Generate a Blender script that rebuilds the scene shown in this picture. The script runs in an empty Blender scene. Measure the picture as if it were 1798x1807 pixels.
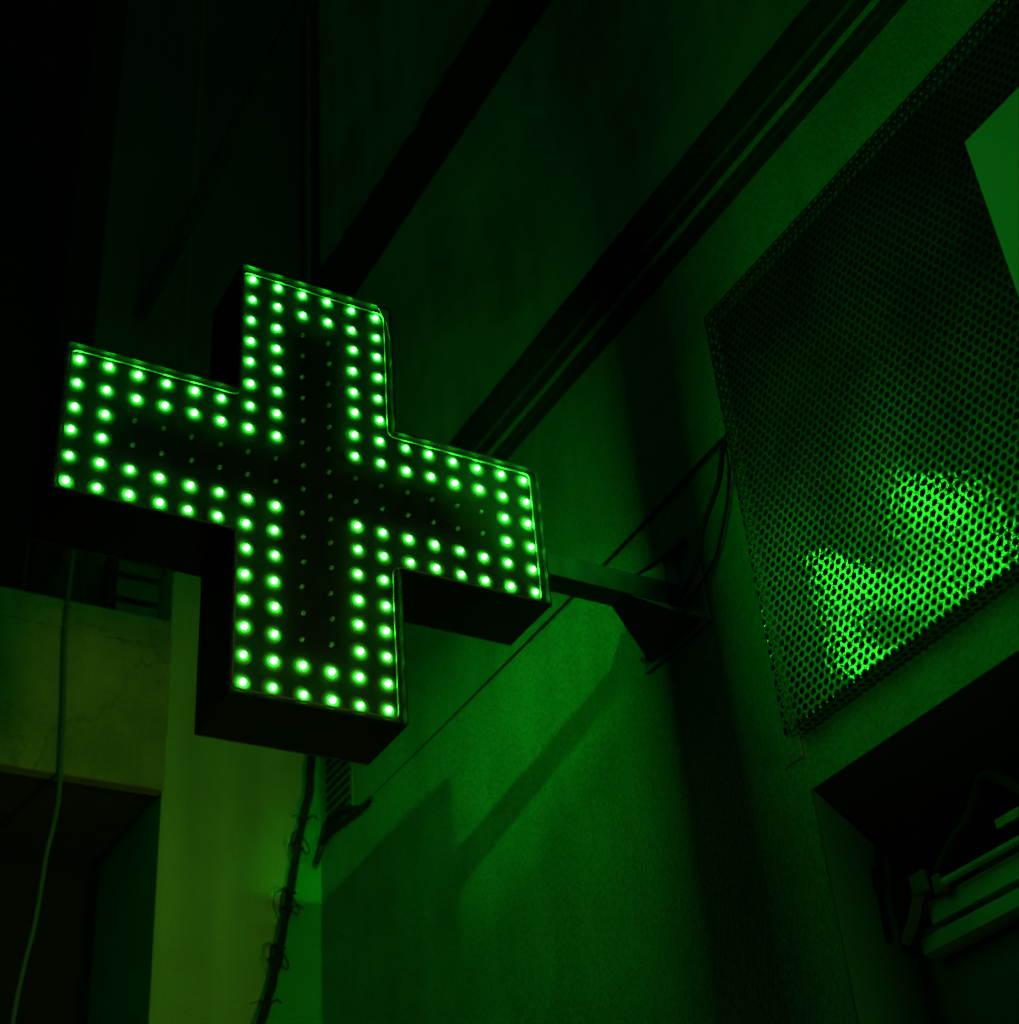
import bpy, bmesh, math, random
from mathutils import Vector, Matrix, noise

# ------------------------------------------------------------------ camera, sky, light
# The scene is measured in LED pitches (1 unit = 5 cm) and converted to metres.
U = 0.05
ZC = 3.26                      # height of the cross centre above the street


def W(x, y, z):
    return Vector((x * U, y * U, z * U + ZC))


sc = bpy.context.scene
col = sc.collection
cam_d = bpy.data.cameras.new('camera')
cam = bpy.data.objects.new('camera', cam_d)
col.objects.link(cam)
Rm = ((0.8709761771024891, -0.48565373835940573, -0.07443752640549128),
      (0.2286933094110567, 0.5348176502194818, -0.8134306677549029),
      (0.43485614765167224, 0.6914553690810483, 0.5768791930883806))
M = Matrix(((Rm[0][0], -Rm[1][0], -Rm[2][0], 0), (Rm[0][1], -Rm[1][1], -Rm[2][1], 0),
            (Rm[0][2], -Rm[1][2], -Rm[2][2], 0), (0, 0, 0, 1)))
M.translation = W(-17.994, -40.665, -33.243)
cam.matrix_world = M
cam_d.sensor_width = 36
cam_d.sensor_fit = 'HORIZONTAL'
cam_d.lens = 36 * 2821.83 / 1798
cam_d.clip_start = 0.05
cam_d.clip_end = 300
cam_d.dof.use_dof = True
cam_d.dof.focus_distance = 2.80
cam_d.dof.aperture_fstop = 4.5
sc.camera = cam

sc.view_settings.view_transform = 'Standard'
sc.view_settings.look = 'None'
sc.view_settings.gamma = 1
sc.view_settings.exposure = 0
sc.view_settings.use_curve_mapping = False
sc.cycles.max_bounces = 6
sc.cycles.transparent_max_bounces = 12
sc.cycles.sample_clamp_indirect = 4
sc.cycles.caustics_reflective = False
sc.cycles.caustics_refractive = False

world = bpy.data.worlds.new('World')
sc.world = world
world.use_nodes = True
wn = world.node_tree.nodes
wn.clear()
sky = wn.new('ShaderNodeTexSky')
sky.sky_type = 'NISHITA'
sky.sun_disc = False
sky.sun_elevation = math.radians(4)
bg = wn.new('ShaderNodeBackground')
bg.inputs['Strength'].default_value = 0.020
wo = wn.new('ShaderNodeOutputWorld')
tint = wn.new('ShaderNodeVectorMath')      # greens the sky's ambient fill
tint.operation = 'MULTIPLY'
tint.inputs[1].default_value = (.10, 1.0, .35)
world.node_tree.links.new(sky.outputs[0], tint.inputs[0])
world.node_tree.links.new(tint.outputs[0], bg.inputs[0])
world.node_tree.links.new(bg.outputs[0], wo.inputs[0])

# the street lamp: a warm lamp low down the street behind the camera, lighting the pier and the balcony
lamp_d = bpy.data.lights.new('street_lamp', 'SPOT')
lamp_d.energy = 112
lamp_d.color = (0.95, 1.0, 0.14)
lamp_d.shadow_soft_size = .25
lamp_d.spot_size = math.radians(38)
lamp_d.spot_blend = 1.0
lamp = bpy.data.objects.new('street_lamp', lamp_d)
col.objects.link(lamp)
lamp.location = W(15, -80, -50)
lamp.rotation_euler = (W(7, 37, -12) - W(15, -80, -50)).to_track_quat('-Z', 'Y').to_euler()

# unseen green spot near the sign, added to throw its arm's hard shadow on the facade
green_spot_d = bpy.data.lights.new('unseen_green_spot', 'SPOT')
green_spot_d.energy = 96
green_spot_d.color = (0.02, 1.0, 0.03)
green_spot_d.shadow_soft_size = .012
green_spot_d.spot_size = math.radians(20.5)
green_spot_d.spot_blend = 1.0
green_spot = bpy.data.objects.new('unseen_green_spot', green_spot_d)
col.objects.link(green_spot)
green_spot.location = W(-.1, -26.6, 4.9)
green_spot.rotation_euler = (W(16.3, 21, .5) - W(-.1, -26.6, 4.9)).to_track_quat('-Z', 'Y').to_euler()


# ------------------------------------------------------------------ materials
def mat(name):
    m = bpy.data.materials.new(name)
    m.use_nodes = True
    return m, m.node_tree.nodes, m.node_tree.links, m.node_tree.nodes['Principled BSDF']


def plain(name, c, rough=0.6, metal=0.0, spec=0.5, var=0.0, vscale=20.0, bump=0.0, bscale=200.0):
    m, n, l, b = mat(name)
    b.inputs['Base Color'].default_value = (*c, 1)
    b.inputs['Roughness'].default_value = rough
    b.inputs['Metallic'].default_value = metal
    b.inputs['Specular IOR Level'].default_value = spec
    tc = n.new('ShaderNodeTexCoord')
    if var:
        t = n.new('ShaderNodeTexNoise')
        t.inputs['Scale'].default_value = vscale
        t.inputs['Detail'].default_value = 6
        l.new(tc.outputs['Object'], t.inputs['Vector'])
        mr = n.new('ShaderNodeMapRange')
        mr.inputs[1].default_value = .3
        mr.inputs[2].default_value = .7
        mr.inputs[3].default_value = 1 - var
        mr.inputs[4].default_value = 1 + var
        l.new(t.outputs[0], mr.inputs[0])
        mx = n.new('ShaderNodeVectorMath')
        mx.operation = 'SCALE'
        mx.inputs[0].default_value = c
        l.new(mr.outputs[0], mx.inputs['Scale'])
        l.new(mx.outputs[0], b.inputs['Base Color'])
        mr2 = n.new('ShaderNodeMapRange')
        mr2.inputs[3].default_value = max(.05, rough - .12)
        mr2.inputs[4].default_value = min(1, rough + .12)
        l.new(t.outputs[0], mr2.inputs[0])
        l.new(mr2.outputs[0], b.inputs['Roughness'])
    if bump:
        t2 = n.new('ShaderNodeTexNoise')
        t2.inputs['Scale'].default_value = bscale
        t2.inputs['Detail'].default_value = 4
        l.new(tc.outputs['Object'], t2.inputs['Vector'])
        bp = n.new('ShaderNodeBump')
        bp.inputs['Strength'].default_value = bump
        bp.inputs['Distance'].default_value = .004
        l.new(t2.outputs[0], bp.inputs['Height'])
        l.new(bp.outputs[0], b.inputs['Normal'])
    return m


def plaster(name, c, c2, streak=1.0, grain=0.5, big=2.0, amount=0.6, gscale=260.0, crack=False):
    """painted render: two tones in large blotches, vertical rain streaks, sandy relief"""
    m, n, l, b = mat(name)
    b.inputs['Roughness'].default_value = .9
    b.inputs['Specular IOR Level'].default_value = .15
    tc = n.new('ShaderNodeTexCoord')
    t = n.new('ShaderNodeTexNoise')
    t.inputs['Scale'].default_value = big
    t.inputs['Detail'].default_value = 8
    t.inputs['Roughness'].default_value = .62
    l.new(tc.outputs['Object'], t.inputs['Vector'])
    mp = n.new('ShaderNodeMapping')
    mp.inputs['Scale'].default_value = (9, 9, .8)
    l.new(tc.outputs['Object'], mp.inputs['Vector'])
    s = n.new('ShaderNodeTexNoise')
    s.inputs['Scale'].default_value = 1.4
    s.inputs['Detail'].default_value = 6
    l.new(mp.outputs[0], s.inputs['Vector'])
    ad = n.new('ShaderNodeMath')
    ad.operation = 'MULTIPLY_ADD'
    ad.inputs[1].default_value = streak
    l.new(s.outputs[0], ad.inputs[0])
    l.new(t.outputs[0], ad.inputs[2])
    mr = n.new('ShaderNodeMapRange')
    mr.inputs[1].default_value = .5 * (1 + streak) - .22
    mr.inputs[2].default_value = .5 * (1 + streak) + .22
    mr.inputs[3].default_value = 0
    mr.inputs[4].default_value = amount
    l.new(ad.outputs[0], mr.inputs[0])
    mx = n.new('ShaderNodeMix')
    mx.data_type = 'RGBA'
    mx.inputs['A'].default_value = (*c, 1)
    mx.inputs['B'].default_value = (*c2, 1)
    l.new(mr.outputs[0], mx.inputs['Factor'])
    g = n.new('ShaderNodeTexNoise')
    g.inputs['Scale'].default_value = gscale
    g.inputs['Detail'].default_value = 5
    l.new(tc.outputs['Object'], g.inputs['Vector'])
    gm = n.new('ShaderNodeMapRange')
    gm.inputs[1].default_value = .3
    gm.inputs[2].default_value = .7
    gm.inputs[3].default_value = .72
    gm.inputs[4].default_value = 1.28
    l.new(g.outputs[0], gm.inputs[0])
    vm = n.new('ShaderNodeVectorMath')
    vm.operation = 'SCALE'
    l.new(mx.outputs['Result'], vm.inputs[0])
    l.new(gm.outputs[0], vm.inputs['Scale'])
    outc = vm.outputs[0]
    h = g.outputs[0]
    if crack:
        v = n.new('ShaderNodeTexVoronoi')
        v.feature = 'DISTANCE_TO_EDGE'
        v.inputs['Scale'].default_value = 1.9
        dn = n.new('ShaderNodeVectorMath')
        dn.operation = 'MULTIPLY_ADD'
        dn.inputs[1].default_value = (.5, .5, .5)
        l.new(t.outputs['Color'], dn.inputs[0])
        l.new(tc.outputs['Object'], dn.inputs[2])
        l.new(dn.outputs[0], v.inputs['Vector'])
        cm = n.new('ShaderNodeMapRange')
        cm.inputs[1].default_value = 0
        cm.inputs[2].default_value = .014
        cm.inputs[3].default_value = .7
        cm.inputs[4].default_value = 1
        l.new(v.outputs[0], cm.inputs[0])
        vm2 = n.new('ShaderNodeVectorMath')
        vm2.operation = 'SCALE'
        l.new(outc, vm2.inputs[0])
        l.new(cm.outputs[0], vm2.inputs['Scale'])
        outc = vm2.outputs[0]
    l.new(outc, b.inputs['Base Color'])
    bp = n.new('ShaderNodeBump')
    bp.inputs['Strength'].default_value = grain
    bp.inputs['Distance'].default_value = .003
    l.new(h, bp.inputs['Height'])
    bp2 = n.new('ShaderNodeBump')
    bp2.inputs['Strength'].default_value = .25
    bp2.inputs['Distance'].default_value = .02
    l.new(t.outputs[0], bp2.inputs['Height'])
    l.new(bp.outputs[0], bp2.inputs['Normal'])
    l.new(bp2.outputs[0], b.inputs['Normal'])
    return m


def emitter(name, c, s, leak=.09, power=1.2, vary=0):
    """LED lens: beam strongest along its axis (the y direction), a little light spilling sideways"""
    m, n, l, b = mat(name)
    n.remove(b)
    e = n.new('ShaderNodeEmission')
    e.inputs[0].default_value = (*c, 1)
    g = n.new('ShaderNodeNewGeometry')
    d = n.new('ShaderNodeVectorMath')
    d.operation = 'DOT_PRODUCT'
    d.inputs[1].default_value = (0, 1, 0)
    l.new(g.outputs['Incoming'], d.inputs[0])
    a = n.new('ShaderNodeMath')
    a.operation = 'ABSOLUTE'
    l.new(d.outputs['Value'], a.inputs[0])
    p = n.new('ShaderNodeMath')
    p.operation = 'POWER'
    p.inputs[1].default_value = power
    l.new(a.outputs[0], p.inputs[0])
    k = n.new('ShaderNodeMath')
    k.operation = 'MULTIPLY_ADD'
    k.inputs[1].default_value = s * (1 - leak)
    k.inputs[2].default_value = s * leak
    l.new(p.outputs[0], k.inputs[0])
    out = k.outputs[0]
    if vary:                  # no two LEDs burn equally bright
        oi = n.new('ShaderNodeObjectInfo')
        v = n.new('ShaderNodeMapRange')
        v.inputs[3].default_value = 1 - vary
        v.inputs[4].default_value = 1 + vary
        l.new(oi.outputs['Random'], v.inputs[0])
        w = n.new('ShaderNodeMath')
        w.operation = 'MULTIPLY'
        l.new(out, w.inputs[0])
        l.new(v.outputs[0], w.inputs[1])
        out = w.outputs[0]
    l.new(out, e.inputs[1])
    l.new(e.outputs[0], n['Material Output'].inputs[0])
    return m


def clear(name, gloss=0.06, tint=(1, 1, 1), rough=0.02):
    m, n, l, b = mat(name)
    n.remove(b)
    tr = n.new('ShaderNodeBsdfTransparent')
    tr.inputs[0].default_value = (*tint, 1)
    gl = n.new('ShaderNodeBsdfGlossy')
    gl.inputs['Roughness'].default_value = rough
    mx = n.new('ShaderNodeMixShader')
    mx.inputs[0].default_value = gloss
    l.new(tr.outputs[0], mx.inputs[1])
    l.new(gl.outputs[0], mx.inputs[2])
    l.new(mx.outputs[0], n['Material Output'].inputs[0])
    return m


MT = {
    'black_paint': plain('black_paint', (.012, .013, .013), .45, var=.3, bump=.15, bscale=90),
    'rim_metal': plain('rim_metal', (.17, .20, .18), .42, metal=1, var=.25, vscale=60, bump=.3, bscale=60),
    'board': plain('board', (.022, .030, .024), .7, spec=.2, var=.25, vscale=40),
    'led_dead': plain('led_dead', (.34, .50, .38), .2, spec=.8),
    'led_lit': emitter('led_lit', (.016, 1.0, .020), 108.0, vary=.35),
    'led_rear': emitter('led_rear', (.016, 1.0, .020), 56.0, power=.6),
    'pane': clear('pane', .02),
    'pane_edge': plain('pane_edge', (.26, .36, .28), .25, spec=.8),
    'grey_tape': plain('grey_tape', (.75, .80, .60), .8, var=.3, vscale=90),
    'grey_steel': plain('grey_steel', (.005, .060, .062), .55, var=.25, vscale=30, bump=.3, bscale=60),
    'plate_steel': plain('plate_steel', (.02, .30, .29), .6, var=.35, vscale=25, bump=.3, bscale=60),
    'bolt_steel': plain('bolt_steel', (.35, .42, .38), .5, metal=.6),
    'backing': plain('backing', (.02, .022, .02), .9),
    'facade': plaster('facade', (.20, .46, .27), (.10, .28, .14), streak=.45, amount=1.0, grain=.9, big=2.6, gscale=120),
    'facade_upper_lit': plaster('facade_upper_lit', (.34, .74, .44), (.12, .32, .17), streak=.4, amount=1.0, grain=.9, big=2.2),
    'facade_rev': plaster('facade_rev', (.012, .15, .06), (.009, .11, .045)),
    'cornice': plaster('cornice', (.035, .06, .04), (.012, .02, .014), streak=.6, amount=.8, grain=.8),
    'yellow': plaster('yellow', (.37, .56, .19), (.20, .34, .10), streak=.6, amount=.9, grain=.3, big=1.5),
    'green_strip': plaster('green_strip', (.03, .46, .06), (.02, .36, .05), grain=.15),
    'balcony': plaster('balcony', (.38, .38, .15), (.07, .13, .035), streak=.2, amount=1.0, grain=.4, big=2.4, crack=True),
    'dark_wall': plaster('dark_wall', (.05, .08, .055), (.02, .035, .025)),
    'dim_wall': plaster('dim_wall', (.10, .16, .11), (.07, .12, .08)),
    'side_paint': plaster('side_paint', (.10, .48, .16), (.07, .38, .11)),
    'flat_black': plain('flat_black', (.01, .012, .01), .95),  # flat near-black; darkness of recesses and openings is put into the colour
    'rubber': plain('rubber', (.010, .012, .011), .6),
    'pale_cable': plain('pale_cable', (.07, .15, .09), .5),
    'sign_white': plain('sign_white', (.62, .66, .60), .75, var=.03, vscale=3),
    'rail': plain('rail', (.20, .52, .34), .5, var=.2, vscale=12),
    'pipe_green': plain('pipe_green', (.05, .10, .07), .5),
    'wood_yellow': plain('wood_yellow', (.85, .55, .05), .7, var=.5, vscale=60),
    'asphalt': plain('asphalt', (.05, .05, .05), .9, var=.3, vscale=8, bump=.5, bscale=120),
    'paving': plain('paving', (.16, .16, .15), .85, var=.25, vscale=6, bump=.4, bscale=80),
}


def halo_material():  # halo round each lit LED, painted as a radial fade of pale colour
    m, n, l, b = mat('halo_tint')
    tc = n.new('ShaderNodeTexCoord')
    ln = n.new('ShaderNodeVectorMath')
    ln.operation = 'LENGTH'
    l.new(tc.outputs['Object'], ln.inputs[0])
    r = n.new('ShaderNodeMapRange')
    r.interpolation_type = 'SMOOTHSTEP'
    r.inputs[1].default_value = .10 * U
    r.inputs[2].default_value = .40 * U
    r.inputs[3].default_value = .42
    r.inputs[4].default_value = .028
    l.new(ln.outputs['Value'], r.inputs[0])
    l.new(r.outputs[0], b.inputs['Base Color'])
    b.inputs['Roughness'].default_value = .6
    return m


MT['halo_tint'] = halo_material()


def sheet_metal():
    """zinc-plated sheet: a broad dull sheen with a sharper reflection on top, smudged by handling"""
    m, n, l, b = mat('sheet_metal')
    n.remove(b)
    tc = n.new('ShaderNodeTexCoord')
    nz = n.new('ShaderNodeTexNoise')
    nz.inputs['Scale'].default_value = 5.5
    nz.inputs['Detail'].default_value = 7
    l.new(tc.outputs['Object'], nz.inputs['Vector'])
    bn = n.new('ShaderNodeTexNoise')
    bn.inputs['Scale'].default_value = 70
    bn.inputs['Detail'].default_value = 3
    l.new(tc.outputs['Object'], bn.inputs['Vector'])
    bp = n.new('ShaderNodeBump')
    bp.inputs['Strength'].default_value = .16
    bp.inputs['Distance'].default_value = .004
    l.new(bn.outputs[0], bp.inputs['Height'])
    g1 = n.new('ShaderNodeBsdfGlossy')
    g1.inputs[0].default_value = (.58, .66, .62, 1)
    g1.inputs['Roughness'].default_value = .075
    l.new(bp.outputs[0], g1.inputs['Normal'])
    g2 = n.new('ShaderNodeBsdfGlossy')
    g2.inputs[0].default_value = (.20, .30, .24, 1)
    g2.inputs['Roughness'].default_value = .46
    k = n.new('ShaderNodeMapRange')
    k.inputs[1].default_value = .38
    k.inputs[2].default_value = .62
    k.inputs[3].default_value = .14
    k.inputs[4].default_value = .58
    l.new(nz.outputs[0], k.inputs[0])
    mx = n.new('ShaderNodeMixShader')
    l.new(k.outputs[0], mx.inputs[0])
    l.new(g2.outputs[0], mx.inputs[1])
    l.new(g1.outputs[0], mx.inputs[2])
    l.new(mx.outputs[0], n['Material Output'].inputs[0])
    return m


MT['sheet_metal'] = sheet_metal()


# ------------------------------------------------------------------ helpers
def link(name, bm, m, parent=None, smooth=False):
    me = bpy.data.meshes.new(name)
    bmesh.ops.recalc_face_normals(bm, faces=bm.faces[:])
    bm.to_mesh(me)
    bm.free()
    me.materials.append(MT[m] if isinstance(m, str) else m)
    if smooth:
        for p in me.polygons:
            p.use_smooth = True
    o = bpy.data.objects.new(name, me)
    col.objects.link(o)
    if parent:
        o.parent = parent
        o.matrix_parent_inverse = parent.matrix_basis.inverted()
    return o


def tag(o, label, cat, group=None):
    o['label'] = label
    o['category'] = cat
    if group:
        o['group'] = group
    return o


def thing(name, label, cat, loc, group=None):
    o = bpy.data.objects.new(name, None)
    o.empty_display_size = .1
    col.objects.link(o)
    o.location = W(*loc)
    return tag(o, label, cat, group)


def box(bm, x0, x1, y0, y1, z0, z1, bev=0):
    vs = [bm.verts.new(W(x, y, z)) for x in (x0, x1) for y in (y0, y1) for z in (z0, z1)]
    fs = [bm.faces.new([vs[i] for i in q]) for q in
          ((0, 1, 3, 2), (4, 6, 7, 5), (0, 4, 5, 1), (2, 3, 7, 6), (0, 2, 6, 4), (1, 5, 7, 3))]
    if bev:
        es = list({e for f in fs for e in f.edges})
        bmesh.ops.bevel(bm, geom=es, offset=bev * U, segments=2, profile=.5, affect='EDGES')
    return bm


def tube(bm, pts, r, seg=10, rs=None):
    """sweep a circle along smoothed points given in units"""
    P = [Vector(p) for p in pts]
    # Catmull-Rom smoothing
    Q = []
    if len(P) > 2:
        for i in range(len(P) - 1):
            a = P[max(i - 1, 0)]; b_ = P[i]; c = P[i + 1]; d = P[min(i + 2, len(P) - 1)]
            for k in range(5):
                t = k / 5
                Q.append(.5 * ((2 * b_) + (c - a) * t + (2 * a - 5 * b_ + 4 * c - d) * t * t + (3 * b_ - a - 3 * c + d) * t ** 3))
        Q.append(P[-1])
    else:
        Q = P
    rings = []
    up = Vector((.3, .2, .9)).normalized()
    for i, q in enumerate(Q):
        t = (Q[min(i + 1, len(Q) - 1)] - Q[max(i - 1, 0)]).normalized()
        a = t.cross(up)
        if a.length < .05:
            a = t.cross(Vector((1, 0, 0)))
        a.normalize()
        b_ = t.cross(a)
        rr = r if rs is None else rs[0] + (rs[1] - rs[0]) * i / (len(Q) - 1)
        rings.append([bm.verts.new(W(*(q + (a * math.cos(2 * math.pi * k / seg) + b_ * math.sin(2 * math.pi * k / seg)) * rr)))
                      for k in range(seg)])
    for A, B in zip(rings, rings[1:]):
        for k in range(seg):
            bm.faces.new((A[k], A[(k + 1) % seg], B[(k + 1) % seg], B[k]))
    bm.faces.new(rings[0][::-1])
    bm.faces.new(rings[-1])
    return bm


def prism_y(bm, poly, y0, y1):
    """polygon of (x, z) pushed from y0 to y1"""
    a = [bm.verts.new(W(x, y0, z)) for x, z in poly]
    b_ = [bm.verts.new(W(x, y1, z)) for x, z in poly]
    n = len(poly)
    bm.faces.new(a)
    bm.faces.new(b_[::-1])
    for i in range(n):
        bm.faces.new((a[i], b_[i], b_[(i + 1) % n], a[(i + 1) % n]))
    return bm


def NB():
    return bmesh.new()


# ------------------------------------------------------------------ street (below the frame)
XW = 16.3                     # plane of the facade
YC = 37.0                     # plane of the wall that closes the street side
o = link('road', box(NB(), -200, -22, -300, 300, -66.6, -65.2), 'asphalt'); o['kind'] = 'structure'
o = link('pavement', box(NB(), -22, XW + 30, -300, 300, -66.6, -62.8), 'paving'); o['kind'] = 'structure'

# ------------------------------------------------------------------ facade building
fac = thing('plastered_building', 'green plastered building carrying the lit cross, with mouldings and a recessed opening', 'building', (XW, 0, -62.8))
OT, OY = -10.62, -3.5         # opening: top and far jamb
bm = NB()


def sheet_grid(bm, y0, y1, z0, z1, x, ny, nz, amp=0.05):
    g = []
    for i in range(ny + 1):
        row = []
        for j in range(nz + 1):
            y = y0 + (y1 - y0) * i / ny
            z = z0 + (z1 - z0) * j / nz
            edge = i in (0, ny) or j in (0, nz)
            d = 0 if edge else amp * noise.noise(Vector((y * .12, z * .12, 3.1)))
            row.append(bm.verts.new(W(x + d, y, z)))
        g.append(row)
    for i in range(ny):
        for j in range(nz):
            bm.faces.new((g[i][j], g[i + 1][j], g[i + 1][j + 1], g[i][j + 1]))


sheet_grid(bm, OY, YC, -62.8, 17.5, XW, 30, 60)
sheet_grid(bm, -70, OY, OT, 17.5, XW, 40, 24)
sheet_grid(bm, -70, -32, -62.8, OT, XW, 16, 20)
bmesh.ops.remove_doubles(bm, verts=bm.verts[:], dist=1e-5)
link('wall', bm, 'facade', fac, smooth=False)
bm = NB()                     # upper storey between and above the mouldings, colour lightened in place of light
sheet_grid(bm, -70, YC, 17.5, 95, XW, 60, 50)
link('upper_storey_wall', bm, 'facade_upper_lit', fac)
bm = NB()                     # body of the wall behind its face
box(bm, XW + .12, XW + 3.4, OY + .02, YC + 6, -62.8, 95)
box(bm, XW + .12, XW + 3.4, -70, OY + .02, OT + .02, 95)
box(bm, XW + .12, XW + 3.4, -70, -32, -62.8, OT + .02)
link('wall_core', bm, 'facade_rev', fac)
bm = NB()                     # reveal and soffit lining
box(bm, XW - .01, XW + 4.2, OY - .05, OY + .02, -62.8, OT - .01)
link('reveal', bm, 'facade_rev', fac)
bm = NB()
prism_y(bm, [(XW - .01, OT), (XW + 4.0, OT - 3.0), (XW + 4.0, OT + .01), (XW + .05, OT + .01)], -32, OY)  # slope and black colour stand for the lintel's shadow on the reveal
link('soffit', bm, 'flat_black', fac)


def moulding(name, prof, y0, y1, m, rag, seed):
    """profile of (projection, z) run along the facade; rag gives chipped, uneven edges"""
    bm = NB()
    n = 260
    rows = []
    for i in range(n + 1):
        y = y0 + (y1 - y0) * i / n
        row = []
        for k, (o_, z) in enumerate(prof):
            w = rag * (o_ / max(p[0] for p in prof))
            st = noise.noise(Vector((math.floor(y / 7.0) * 1.7, seed, 0))) * w * 1.3
            d = noise.noise(Vector((y * .35, z * .7, seed))) * w * .6 + noise.noise(Vector((y * 1.8, z, seed + 5))) * w * .22
            row.append(bm.verts.new(W(XW - max(0, o_ + d + st) + (.1 if o_ == 0 else 0), y, z + d * .3)))
        rows.append(row)
    for a, b_ in zip(rows, rows[1:]):
        for k in range(len(prof) - 1):
            bm.faces.new((a[k], a[k + 1], b_[k + 1], b_[k]))
    bm.faces.new(rows[0])
    bm.faces.new(rows[-1][::-1])
    return link(name, bm, m, fac)


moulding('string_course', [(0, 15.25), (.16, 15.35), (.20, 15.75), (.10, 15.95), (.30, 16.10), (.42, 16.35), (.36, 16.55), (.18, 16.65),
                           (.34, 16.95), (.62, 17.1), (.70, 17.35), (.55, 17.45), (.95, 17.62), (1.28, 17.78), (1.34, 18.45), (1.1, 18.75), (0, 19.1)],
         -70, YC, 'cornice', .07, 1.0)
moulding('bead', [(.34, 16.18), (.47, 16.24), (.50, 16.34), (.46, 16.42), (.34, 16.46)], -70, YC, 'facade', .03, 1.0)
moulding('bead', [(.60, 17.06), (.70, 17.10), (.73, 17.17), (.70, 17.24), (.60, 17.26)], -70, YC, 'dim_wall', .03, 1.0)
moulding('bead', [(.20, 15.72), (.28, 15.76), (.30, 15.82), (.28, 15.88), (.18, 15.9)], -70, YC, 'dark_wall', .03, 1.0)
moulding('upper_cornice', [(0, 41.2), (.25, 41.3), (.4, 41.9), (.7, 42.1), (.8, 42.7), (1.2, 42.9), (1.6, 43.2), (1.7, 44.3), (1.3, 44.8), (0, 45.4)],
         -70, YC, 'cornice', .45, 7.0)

# ------------------------------------------------------------------ pharmacy cross
cross = thing('pharmacy_cross', 'black box cross outlined by two rows of lit green LEDs, projecting from the wall', 'illuminated sign', (0, 1.5, 0))
A, B, DP, TH = 9.0, 3.03, 3.0, .07


def cross_poly(a, b_):
    return [(-b_, a), (b_, a), (b_, b_), (a, b_), (a, -b_), (b_, -b_), (b_, -a), (-b_, -a), (-b_, -b_), (-a, -b_), (-a, b_), (-b_, b_)]


def ring_walls(bm, outer, inner, y0, y1):
    n = len(outer)
    O0 = [bm.verts.new(W(x, y0, z)) for x, z in outer]
    O1 = [bm.verts.new(W(x, y1, z)) for x, z in outer]
    I0 = [bm.verts.new(W(x, y0, z)) for x, z in inner]
    I1 = [bm.verts.new(W(x, y1, z)) for x, z in inner]
    for i in range(n):
        j = (i + 1) % n
        bm.faces.new((O0[i], O0[j], O1[j], O1[i]))
        bm.faces.new((I0[i], I1[i], I1[j], I0[j]))
        bm.faces.new((O0[i], I0[i], I0[j], O0[j]))
        bm.faces.new((O1[i], O1[j], I1[j], I1[i]))
    return bm


PB = .25                      # circuit board plane behind the rim
link('housing', ring_walls(NB(), cross_poly(A, B), cross_poly(A - .035, B - .035), .03, DP - .03), 'black_paint', cross)
link('inner_lining', ring_walls(NB(), cross_poly(A - .036, B - .036), cross_poly(A - TH, B - TH), .04, DP - .04), 'rim_metal', cross)
link('rim', ring_walls(NB(), cross_poly(A + .012, B + .012), cross_poly(A - TH + .02, B - TH + .02), -.01, .035), 'rim_metal', cross)
link('rim', ring_walls(NB(), cross_poly(A + .012, B + .012), cross_poly(A - TH + .02, B - TH + .02), DP - .035, DP + .01), 'rim_metal', cross)
link('circuit_board', prism_y(NB(), cross_poly(A - TH - .01, B - TH - .01), PB, PB + .05), 'board', cross)
link('rear_circuit_board', prism_y(NB(), cross_poly(A - TH - .01, B - TH - .01), DP - PB - .05, DP - PB), 'board', cross)


def rounded_cross(a, b_, r=.28, jig=0.0, seed=0):
    P = cross_poly(a, b_)
    out = []
    rnd = random.Random(seed)
    for i, p in enumerate(P):
        p0 = Vector(P[i - 1]); p1 = Vector(p); p2 = Vector(P[(i + 1) % len(P)])
        d0 = (p0 - p1).normalized(); d1 = (p2 - p1).normalized()
        for k in range(5):
            t = k / 4
            q = (p1 + d0 * r) * (1 - t) ** 2 + p1 * 2 * t * (1 - t) + (p1 + d1 * r) * t * t
            out.append((q.x, q.y))
        L = (p2 - p1).length
        for k in range(1, 5):
            q = p1.lerp(p2, k / 5)
            nrm = Vector((-d1.y, d1.x))
            q = q + nrm * rnd.uniform(-jig, jig)
            out.append((q.x, q.y))
    return out


pa = [(x - .11, z - .11) for x, z in rounded_cross(A - .25, B - .17, jig=.02, seed=2)]
link('cover_pane', prism_y(NB(), pa, .01, .035), 'pane', cross)
# cut edge of the clear pane, a thin bead following its outline
bm = NB()
n = len(pa)
for (y0, y1, w) in ((.0, .055, .045),):
    o0 = []; cx = 0
    outer = [Vector(q) for q in pa]
    rr = []
    for i in range(n):
        d = (outer[(i + 1) % n] - outer[i - 1]).normalized()
        nn = Vector((-d.y, d.x))
        rr.append((outer[i].x - nn.x * w, outer[i].y - nn.y * w))
    ring_walls(bm, [(v.x, v.y) for v in outer], rr, y0, y1)
link('pane_edge', bm, 'pane_edge', cross)
bm = NB()
prism_y(bm, [(3.0 - .05, 8.93), (3.0 - .05, 7.4), (2.86, 8.2), (2.5, 8.93)], .02, .04)
link('corner_tape', bm, 'grey_tape', cross)


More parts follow.
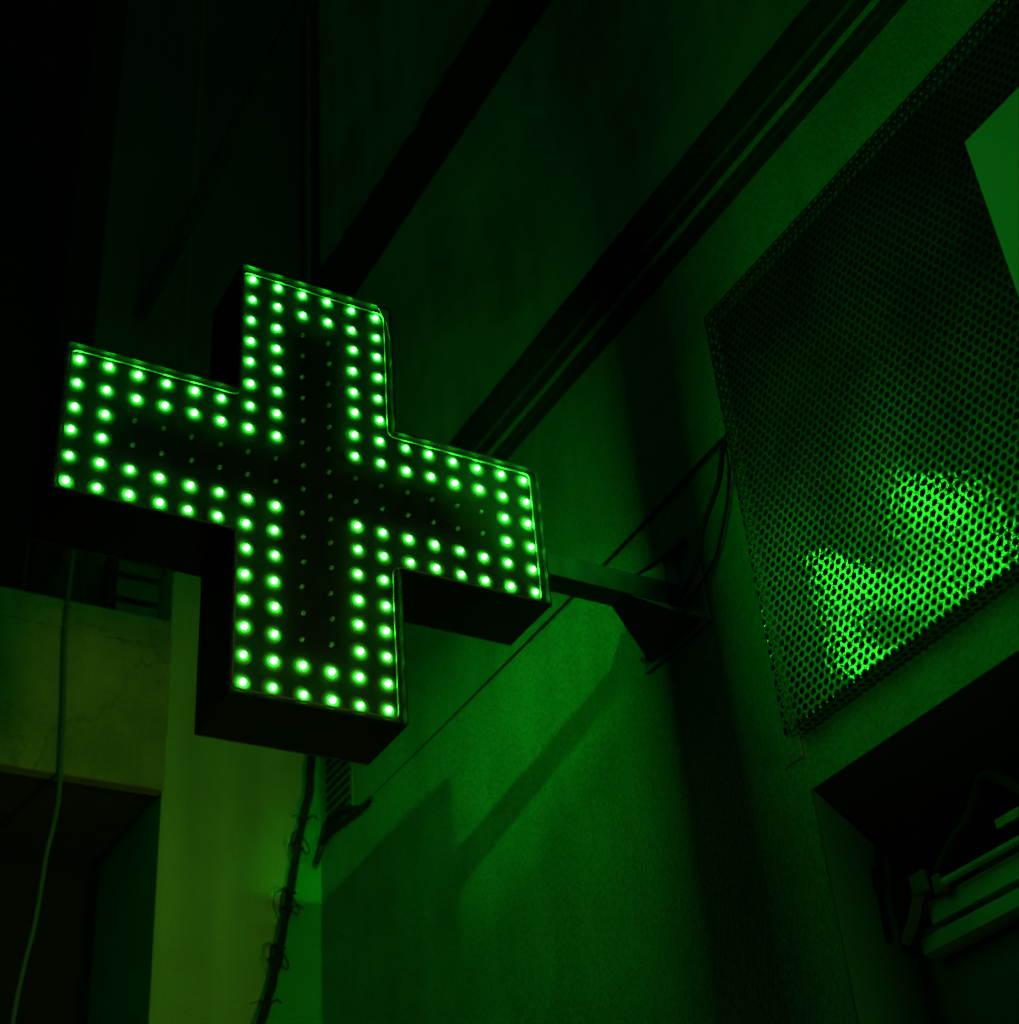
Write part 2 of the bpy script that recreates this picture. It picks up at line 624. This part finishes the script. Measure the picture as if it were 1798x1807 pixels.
def dome(r, h, base, sgn, seg=10, rings=3):
    """LED lens: short barrel with a domed tip, axis along y (sgn = -1 towards the street side)"""
    me = bmesh.new()
    prev = None
    prof = [(r * 1.0, 0.0), (r * 1.0, h - r * .8)]
    for k in range(1, rings + 1):
        a = math.pi / 2 * k / rings
        prof.append((r * math.cos(a), h - r * .8 + r * .8 * math.sin(a)))
    for rad, y in prof[:-1]:
        ring = [me.verts.new(Vector((rad * math.cos(2 * math.pi * i / seg) * U, sgn * y * U, rad * math.sin(2 * math.pi * i / seg) * U))) for i in range(seg)]
        if prev:
            for i in range(seg):
                me.faces.new((prev[i], prev[(i + 1) % seg], ring[(i + 1) % seg], ring[i]))
        prev = ring
    tip = me.verts.new(Vector((0, sgn * prof[-1][1] * U, 0)))
    for i in range(seg):
        me.faces.new((prev[i], prev[(i + 1) % seg], tip))
    bmesh.ops.recalc_face_normals(me, faces=me.faces[:])
    return me


def add_halo(me, r0, r1, sgn, seg=20):
    """pale disc round a lit LED, its colour fading outward to paint the glow"""
    n0 = len(me.faces)
    prev = None
    for q in range(4):
        rad = r0 + (r1 - r0) * q / 3
        h = .035 * (1 - q / 3) + .004
        ring = [me.verts.new(Vector((rad * math.cos(2 * math.pi * i / seg) * U, sgn * h * U, rad * math.sin(2 * math.pi * i / seg) * U))) for i in range(seg)]
        if prev:
            for i in range(seg):
                f = me.faces.new((prev[i], prev[(i + 1) % seg], ring[(i + 1) % seg], ring[i]))
                f.material_index = 1
        prev = ring
    return me


def to_mesh(bm, name, m):
    me = bpy.data.meshes.new(name)
    bm.to_mesh(me)
    bm.free()
    me.materials.append(MT[m])
    for p in me.polygons:
        p.use_smooth = True
    return me


me_lit = to_mesh(add_halo(dome(.112, .17, 0, -1), .12, .42, -1), 'led_lens_lit', 'led_lit')
me_lit.materials.append(MT['halo_tint'])
me_off = to_mesh(dome(.072, .15, 0, -1), 'led_lens_dark', 'led_dead')
cells = []
for j in range(18):
    for i in range(18):
        if (6 <= i <= 11) or (6 <= j <= 11):
            off = (i in (8, 9) and 2 <= j <= 15) or (j in (8, 9) and 2 <= i <= 15)
            cells.append((i, j, not off))
rnd = random.Random(11)
bm_rear = NB()
for i, j, lit in cells:
    x = i - 8.5 - .027 + rnd.uniform(-.03, .03)
    z = 8.5 - j + .015 + rnd.uniform(-.03, .03)
    o = bpy.data.objects.new('led', me_lit if lit else me_off)
    col.objects.link(o)
    o.parent = cross
    o.matrix_parent_inverse = cross.matrix_basis.inverted()
    o.location = W(x, PB, z)
    o.rotation_euler = (rnd.uniform(-.06, .06), rnd.uniform(0, 6.28), rnd.uniform(-.06, .06))
    if lit:
        t = dome(.112, .17, 0, 1)
        for v in t.verts:
            v.co += W(x, DP - PB, z)
        tmp = bpy.data.meshes.new('tmp')
        t.to_mesh(tmp); t.free()
        bm_rear.from_mesh(tmp)
        bpy.data.meshes.remove(tmp)
ra = link('rear_led_array', bm_rear, 'led_rear', cross)
ra['kind'] = 'stuff'

# ------------------------------------------------------------------ wall bracket of the cross
br = thing('wall_bracket', 'grey steel arm with braces and a bolted square plate holding the cross off the wall', 'bracket', (XW, 2.1, 0))
link('arm', box(NB(), A + .02, XW - .22, 1.35, 2.45, -.60, .42, .05), 'grey_steel', br)
link('wall_plate', box(NB(), XW - .22, XW - .06, .05, 4.5, -1.95, 2.50, .03), 'plate_steel', br)


def wedge(zs, zp, x_arm):
    """brace plate from a narrow end on the arm to a broad foot on the wall plate"""
    bm = NB()
    t = .10
    a = [(x_arm, 1.38, zs), (x_arm, 2.42, zs), (XW - .24, 4.0, zp), (XW - .24, .5, zp)]
    lo = [bm.verts.new(W(*p)) for p in a]
    hi = [bm.verts.new(W(p[0] + t, p[1], p[2])) for p in a]
    bm.faces.new(lo)
    bm.faces.new(hi[::-1])
    for i in range(4):
        bm.faces.new((lo[i], hi[i], hi[(i + 1) % 4], lo[(i + 1) % 4]))
    return bm


link('brace', wedge(-.62, -1.75, 13.4), 'black_paint', br)
link('brace', wedge(.44, 2.1, 14.0), 'black_paint', br)
for y0 in (1.40, 2.30):
    bm = NB()
    for zs, zp in ((-.62, -1.7), (.44, 2.0)):
        pts = [(13.6 if zs < 0 else 14.2, zs), (XW - .25, zs), (XW - .25, zp)]
        prism_y(bm, pts, y0, y0 + .09)
    link('gusset', bm, 'plate_steel', br)
for by, bz in ((.45, 2.1), (4.1, 2.1), (.45, -1.55), (4.1, -1.55)):
    bm = NB()
    tube(bm, [(XW - .30, by, bz), (XW - .22, by, bz)], .26, 12)
    tube(bm, [(XW - .50, by, bz), (XW - .30, by, bz)], .16, 6)
    tube(bm, [(XW - .66, by, bz), (XW - .50, by, bz)], .08, 8)
    link('bolt', bm, 'bolt_steel', br)

# ------------------------------------------------------------------ perforated metal cover
pm = thing('perforated_metal_cover', 'perforated metal sheet cover on the wall reflecting the lit cross', 'metal cover', (XW, -12, -9))
XF = 15.5
DEP = XW - XF - .06
PY0, PY1 = -3.62, -25.0       # far and near ends
PZ0, PZ1 = -8.62, 10.25
RB = .14                      # bend radius
FLN = 1.0                     # flange


def fold(s):
    """s = distance past the fold line of the front panel; returns (sideways, depth)"""
    if s <= 0:
        return s, 0
    arc = RB * math.pi / 2
    if s < arc:
        a = s / RB
        return RB * math.sin(a), RB * (1 - math.cos(a))
    s2 = s - arc
    return RB, RB + s2


TOT = RB * math.pi / 2 + DEP - RB - .05
W_, H_ = PY0 - PY1, PZ1 - PZ0


def sheet_pt(v, u, off=0):
    # v: along the wall from the far fold, u: up from the bottom fold
    sv, dv = (0, 0)
    y = PY0 - v
    if v < 0:
        s, dv = fold(-v)
        y = PY0 + s
    z = PZ0 + u
    du = 0
    if u < 0:
        s, du = fold(-u)
        z = PZ0 - s
    elif u > H_:
        s, du = fold(u - H_)
        z = PZ1 + s
    d = max(dv, du)
    bulge = .0
    if 0 < v and 0 < u < H_:
        bulge = .02 * noise.noise(Vector((v * .22, u * .22, 1.7)))
    return W(XF + d + off - bulge, y, z)


PIT = .355
RH = PIT * math.sqrt(3) / 2
HR = PIT * .375
bm = NB()
NS = 12
cache = {}


def vert(v, u, layer):
    key = (round(v, 3), round(u, 3), layer)
    if key not in cache:
        cache[key] = bm.verts.new(sheet_pt(v, u, layer * .03))
    return cache[key]


nr0, nr1 = int(-TOT / RH), int((H_ + TOT) / RH)
for r_ in range(nr0, nr1 + 1):
    for c in range(int(-TOT / PIT) - 1, int(W_ / PIT)):
        v = c * PIT + (.5 * PIT if r_ % 2 else 0)
        u = r_ * RH
        inv = v > -TOT + PIT * .5
        if not inv:
            continue
        if v < .05 and (u < .0 or u > H_):      # open corners where two folds meet: keep the flange flat piece out
            if not (v > -.15):
                continue
        hexv = []
        rr = PIT / math.sqrt(3)
        for k in range(6):
            a = math.pi / 6 + k * math.pi / 3
            hexv.append((v + rr * math.cos(a), u + rr * math.sin(a)))
        outer = []
        for k in range(6):
            p, q = hexv[k], hexv[(k + 1) % 6]
            outer += [p, ((p[0] + q[0]) / 2, (p[1] + q[1]) / 2)]
        inner = [(v + HR * math.cos(math.pi / 6 + k * math.pi / 6), u + HR * math.sin(math.pi / 6 + k * math.pi / 6)) for k in range(12)]
        Of = [vert(*p, 0) for p in outer]
        If = [bm.verts.new(sheet_pt(p[0], p[1], 0)) for p in inner]
        Ib = [bm.verts.new(sheet_pt(p[0], p[1], .05)) for p in inner]
        for k in range(12):
            j = (k + 1) % 12
            bm.faces.new((Of[k], Of[j], If[j], If[k]))
            bm.faces.new((If[k], If[j], Ib[j], Ib[k]))
link('perforated_sheet', bm, 'sheet_metal', pm)
bm = NB()
box(bm, XW - .14, XW - .105, PY1, PY0 - .02, PZ0 + .02, PZ1)
link('backing_plate', bm, 'backing', pm)
# painted-over flange left and below, screwed to the plaster
bm = NB()
box(bm, XW - .10, XW - .02, PY0 + RB + .02, PY0 + 1.18, PZ0 - .72, PZ1 + .5)
link('flange', bm, 'facade', pm)
for y, z in ((PY0 + .72, PZ0 - .40), (PY0 + .72, -3.0), (PY0 + .72, 2.6), (PY0 + .72, 8.0)):
    link('screw', tube(NB(), [(XW - .15, y, z), (XW - .09, y, z)], .09, 8), 'bolt_steel', pm)

# plain sign panel hung in front of the cover
sg = tag(link('plain_sign', box(NB(), 13.95, 14.2, -45, -18.87, -24, 4.49, .02), 'sign_white'),
         'plain flat pale sign panel at the right edge, in front of the perforated cover', 'sign')
bm = NB()
for y in (-21.5, -30, -40):
    box(bm, 14.2, XF - .02, y - .3, y + .3, 2.6, 3.2)
link('standoff', bm, 'grey_steel', sg)

# ------------------------------------------------------------------ fittings in the recess
fr = thing('shutter_frame', 'pale metal shutter frame with two long rails inside the recessed opening', 'shutter', (19, -15, -62.8))
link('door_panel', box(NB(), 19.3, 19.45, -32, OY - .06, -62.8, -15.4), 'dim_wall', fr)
link('rail', tube(NB(), [(18.2, -31.9, -14.85), (18.2, -6.5, -14.82)], .12, 8), 'rail', fr)
bm = NB()
prism_y(bm, [(18.55, -15.0), (18.62, -14.95), (19.3, -14.95), (19.3, -15.75), (18.55, -15.70)], -31.9, -5.3)
link('rail', bm, 'rail', fr)
bm = NB()
prism_y(bm, [(18.60, -15.95), (18.68, -15.9), (19.3, -15.9), (19.3, -16.55), (18.85, -16.55), (18.60, -16.45)], -31.9, -4.6)
link('rail', bm, 'rail', fr)
link('end_cap', box(NB(), 18.1, 18.5, -6.5, -6.1, -15.1, -14.5, .05), 'pipe_green', fr)
link('back_panel', box(NB(), 20.5, 20.7, -34, OY + .5, -62.8, -9), 'flat_black', fr)
link('header', box(NB(), 19.0, 19.3, -31.9, -5.3, -14.95, -14.5), 'flat_black', fr)
tag(link('drain_hose', tube(NB(), [(18.5, -10.3, -13.4), (18.5, -9.63, -12.69), (18.5, -8.9, -12.26), (18.5, -7.97, -13.2), (18.5, -6.96, -13.72), (18.3, -6.32, -14.41)], .20, 10), 'backing'),
    'thin curved green hose dropping onto the shutter rail in the recess', 'hose')
cj = thing('cable_conduit', 'bent conduit with a square joint at the left end of the shutter rails', 'conduit', (18.2, -5.4, -15))
link('elbow_joint', box(NB(), 17.95, 18.45, -6.0, -5.3, -14.9, -14.2, .06), 'pipe_green', cj)
link('tube_run', tube(NB(), [(18.2, -5.55, -14.6), (18.2, -5.2, -15.0), (18.2, -4.9, -15.45), (18.2, -4.3, -16.0)], .19, 8), 'pipe_green', cj)
tag(link('wooden_batten', box(NB(), 18.8, 19.0, -18, -8.6, -13.85, -13.55, .02), 'wood_yellow'),
    'short yellowish wooden batten in the dark recess at the right edge', 'batten')

# ------------------------------------------------------------------ cables on the facade
tag(link('sign_cable', tube(NB(), [(15.75, -3.3, 4.1), (15.6, -3.13, 3.9), (15.55, -2.6, 2.65), (15.5, -1.32, 1.35), (15.5, -.64, .19), (15.5, .32, -.50), (15.5, 1.13, -.62), (15.5, 1.6, -.55)], .115, 8), 'rubber'),
    'thick black power cable looping from the perforated cover to the bracket arm', 'cable')
tag(link('thin_wire', tube(NB(), [(15.9, -3.0, 4.2), (16.12, -2.65, 3.32), (16.12, -2.06, 1.81), (16.12, -1.0, .36), (16.0, .2, -.4), (15.9, 1.2, -.6)], .055, 6), 'rubber'),
    'thinner black wire hanging beside the thick power cable near the bracket', 'cable')
tag(link('wall_wire', tube(NB(), [(15.9, -3.2, 4.6), (16.1, -1.5, 4.8), (16.18, 2.5, 4.66), (16.2, 8.6, 4.5), (16.22, 13.9, 4.44), (16.25, 22, 4.33), (16.27, 30, 4.3)], .1, 6, rs=(.11, .025)), 'rubber'),
    'straight black wire running along the plaster behind the bracket arm', 'cable')

# louvred vent near the corner, wires beside it
vt = thing('wall_vent', 'small louvred vent with slanted dark slots near the corner, under the cross', 'vent', (XW, 34.3, 4.6))
link('vent_frame', box(NB(), 16.23, 16.28, 32.5, 36.1, 4.0, 9.6, .02), 'facade', vt)
for k in range(8):
    z = 8.9 - k * .58
    link('slot', box(NB(), 16.13, 16.24, 32.75, 35.9, z - .15, z + .15), 'flat_black', vt)
tag(link('loose_wire', tube(NB(), [(16.0, 36.5, 3.6), (16.1, 35.83, 5.1), (16.05, 33.6, 5.0), (16.1, 31.36, 4.1), (16.1, 29.92, 4.02)], .16, 6), 'rubber'),
    'loose black wire curving from the cable bundle across the vent', 'cable')
tag(link('hooked_wire', tube(NB(), [(15.7, 36.3, 2.9), (15.9, 36.3, 3.6), (16.0, 36.0, 4.1), (16.05, 34.69, 4.3), (16.1, 30.98, 4.0)], .19, 6), 'rubber'),
    'short black wire with a hooked end under the louvred vent', 'cable')

# ------------------------------------------------------------------ building that closes the view
lb = thing('corner_building', 'yellowish building beyond the corner with a stained projecting balcony front', 'building', (5, YC, -62.8))
XP = 6.9                      # left edge of the pier
bund = [(15.55, 60), (15.55, 30), (15.50, 12), (15.42, 9.4), (15.31, 7.1), (14.73, 4.2), (14.3, 1.5), (13.91, -.5), (13.51, -2.7), (13.05, -4.6), (12.6, -6.3), (11.4, -11), (9.8, -18)]
def split_x(z):               # where the yellow paint ends, following the cable bundle
    pts = [(16.0, 95)] + bund + [(9.4, -24), (9.4, -62.8)]
    pts[0] = (15.55, 95)
    for (x1, z1), (x0, z0) in zip(pts, pts[1:]):
        if z0 <= z <= z1:
            return x0 + (x1 - x0) * (z - z0) / (z1 - z0)
    return 15.55


bmp, bms, bmu = NB(), NB(), NB()
zs = [-62.8 + (95 + 62.8) * k / 150 for k in range(151)]
for za, zb in zip(zs, zs[1:]):
    xa, xb = split_x(za), split_x(zb)
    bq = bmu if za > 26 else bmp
    bq.faces.new([bq.verts.new(W(*p)) for p in ((XP, YC, za), (xa, YC, za), (xb, YC, zb), (XP, YC, zb))])
    bms.faces.new([bms.verts.new(W(*p)) for p in ((xa, YC, za), (XW + .05, YC, za), (XW + .05, YC, zb), (xb, YC, zb))])
for q in (bmp, bms, bmu):
    bmesh.ops.remove_doubles(q, verts=q.verts[:], dist=1e-5)
link('pier', bmp, 'yellow', lb)
link('upper_pier', bmu, 'dim_wall', lb)  # coloured darker in place of the lamp's light fading upward
link('corner_strip', bms, 'green_strip', lb)
link('pier_side', box(NB(), XP, XP + .3, YC + .03, YC + 14, -62.8, 95), 'side_paint', lb)
link('recess_wall', box(NB(), -60, XP, YC + 11, YC + 11.4, -62.8, 21), 'flat_black', lb)
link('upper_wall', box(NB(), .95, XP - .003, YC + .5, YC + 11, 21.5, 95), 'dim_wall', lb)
link('balcony_front', box(NB(), -60, XP - .06, YC - .6, YC + .4, 5.9, 15.6, .12), 'balcony', lb)
link('balcony_coping', box(NB(), -60, XP - .25, YC - .75, YC + 1.0, 14.7, 16.5, .1), 'balcony', lb)
link('balcony_slab', box(NB(), -60, XP - .3, YC + .4, YC + 11, 6.1, 6.8), 'dark_wall', lb)
for z0, z1 in ((16.6, 18.6), (19.1, 20.3), (20.8, 22.2)):
    link('window_panel', box(NB(), 4.0, XP - .35, YC + 1.6, YC + 1.8, z0, z1), 'dim_wall', lb)
for x in (2.0, .6, -1.5):
    link('railing_bar', tube(NB(), [(x, YC + 1.2, 16.5), (x, YC + 1.2, 24)], .10, 6), 'dark_wall', lb)
link('window_frame', box(NB(), 3.3, 3.7, YC + 1.2, YC + 1.6, 16.5, 24), 'flat_black', lb)
tag(link('overhead_beam', box(NB(), 3.3, 4.2, -5, YC + .45, 40.0, 40.4), 'dark_wall'),
    'dark beam running overhead at the upper left above the cross', 'beam')

tag(link('dark_backdrop', box(NB(), -260, 6.0, YC + 11.5, YC + 90, -62.8, 240), 'flat_black'),  # added box that hides the sky glow at the upper left
    'black backdrop added to keep the sky dark at the upper left behind the corner building', 'building')

# cable bundle with ties along the corner, two cables above
cb = thing('cable_bundle', 'black bundled cables with loose ties running down the pier below the cross', 'cable', (14, 36.3, 0))
rb = random.Random(5)
path = [(15.55, 36.55, 14), (15.50, 36.5, 11), (15.42, 36.4, 9.4), (15.31, 36.4, 7.1), (14.73, 36.4, 4.2), (14.3, 36.4, 1.5), (13.91, 36.4, -.5), (13.51, 36.4, -2.7), (13.05, 36.4, -4.6), (12.6, 36.4, -6.3), (11.6, 36.4, -10)]
link('main_cable', tube(NB(), path, .2, 10), 'rubber', cb)
for s in range(4):
    pts = []
    for k in range(60):
        t = k / 59 * (len(path) - 1)
        i = min(int(t), len(path) - 2)
        f = t - i
        q = Vector(path[i]).lerp(Vector(path[i + 1]), f)
        amp = .15 + .07 * math.sin(k * .5 + s * 2)
        a = k * .33 + s * 1.57
        pts.append((q.x + amp * math.cos(a), q.y - .12 + .15 * math.sin(a), q.z))
    link('strand', tube(NB(), pts[8:], .075, 5), 'rubber', cb)
for k, t in enumerate((3.55, 4.2, 5.25, 5.7, 6.75, 7.15, 8.35)):
    i = int(t); f = t - i
    q = Vector(path[i]).lerp(Vector(path[i + 1]), f)
    bm = NB()
    ring = [(q.x + .28 * math.cos(a), q.y + .3 * math.sin(a), q.z + .06 * math.sin(a)) for a in [i2 * math.pi / 6 for i2 in range(13)]]
    tube(bm, ring, .07, 5)
    sx = -1 if k % 3 else 1
    tube(bm, [(q.x + .3 * sx, q.y - .2, q.z), (q.x + .45 * sx, q.y - .4, q.z + .10), (q.x + rb.uniform(.4, .75) * sx, q.y - .5, q.z - .12)], .06, 5)
    if k % 2 == 0:
        tube(bm, [(q.x - .3, q.y - .2, q.z), (q.x - .6, q.y - .5, q.z - .1), (q.x - rb.uniform(.5, 1.2), q.y - .6, q.z - .35)], .03, 4)
    if k % 2 == 1:
        tube(bm, [(q.x - .2, q.y - .3, q.z + .9), (q.x - .50, q.y - .40, q.z + .5), (q.x - .48, q.y - .40, q.z - .4), (q.x - .2, q.y - .3, q.z - .9)], .055, 5)
        tube(bm, [(q.x + .1, q.y - .3, q.z + .7), (q.x + .50, q.y - .40, q.z - .1), (q.x + .42, q.y - .40, q.z - .45), (q.x + .1, q.y - .3, q.z - .2)], .05, 5)
    link('cable_tie', bm, 'rubber', cb)
tag(link('vertical_cable', tube(NB(), [(15.05, 36.6, 12), (15.1, 36.6, 45), (15.0, 36.6, 80)], .2, 8), 'rubber'),
    'thinner left one of two vertical cables rising behind the top arm of the cross', 'cable', 'vertical cables above the cross')
tag(link('vertical_cable', tube(NB(), [(15.75, 36.5, 12), (15.95, 36.5, 45), (16.0, 36.5, 80)], .32, 8), 'rubber'),
    'thicker right one of two vertical cables rising behind the top arm of the cross', 'cable', 'vertical cables above the cross')
tag(link('hanging_cable', tube(NB(), [(0.64, 35.9, 19.80), (0.55, 35.9, 15.00), (0.90, 35.9, 9.23), (1.08, 35.9, 4.46), (0.90, 35.9, 2.20), (0.75, 35.9, 1.20), (0.53, 35.9, -2.37), (0.19, 35.9, -4.87), (-0.04, 35.9, -7.18), (-0.30, 35.9, -12.60)], .115, 8), 'pale_cable'),
    'pale cable hanging loosely in front of the balcony at the lower left', 'cable')
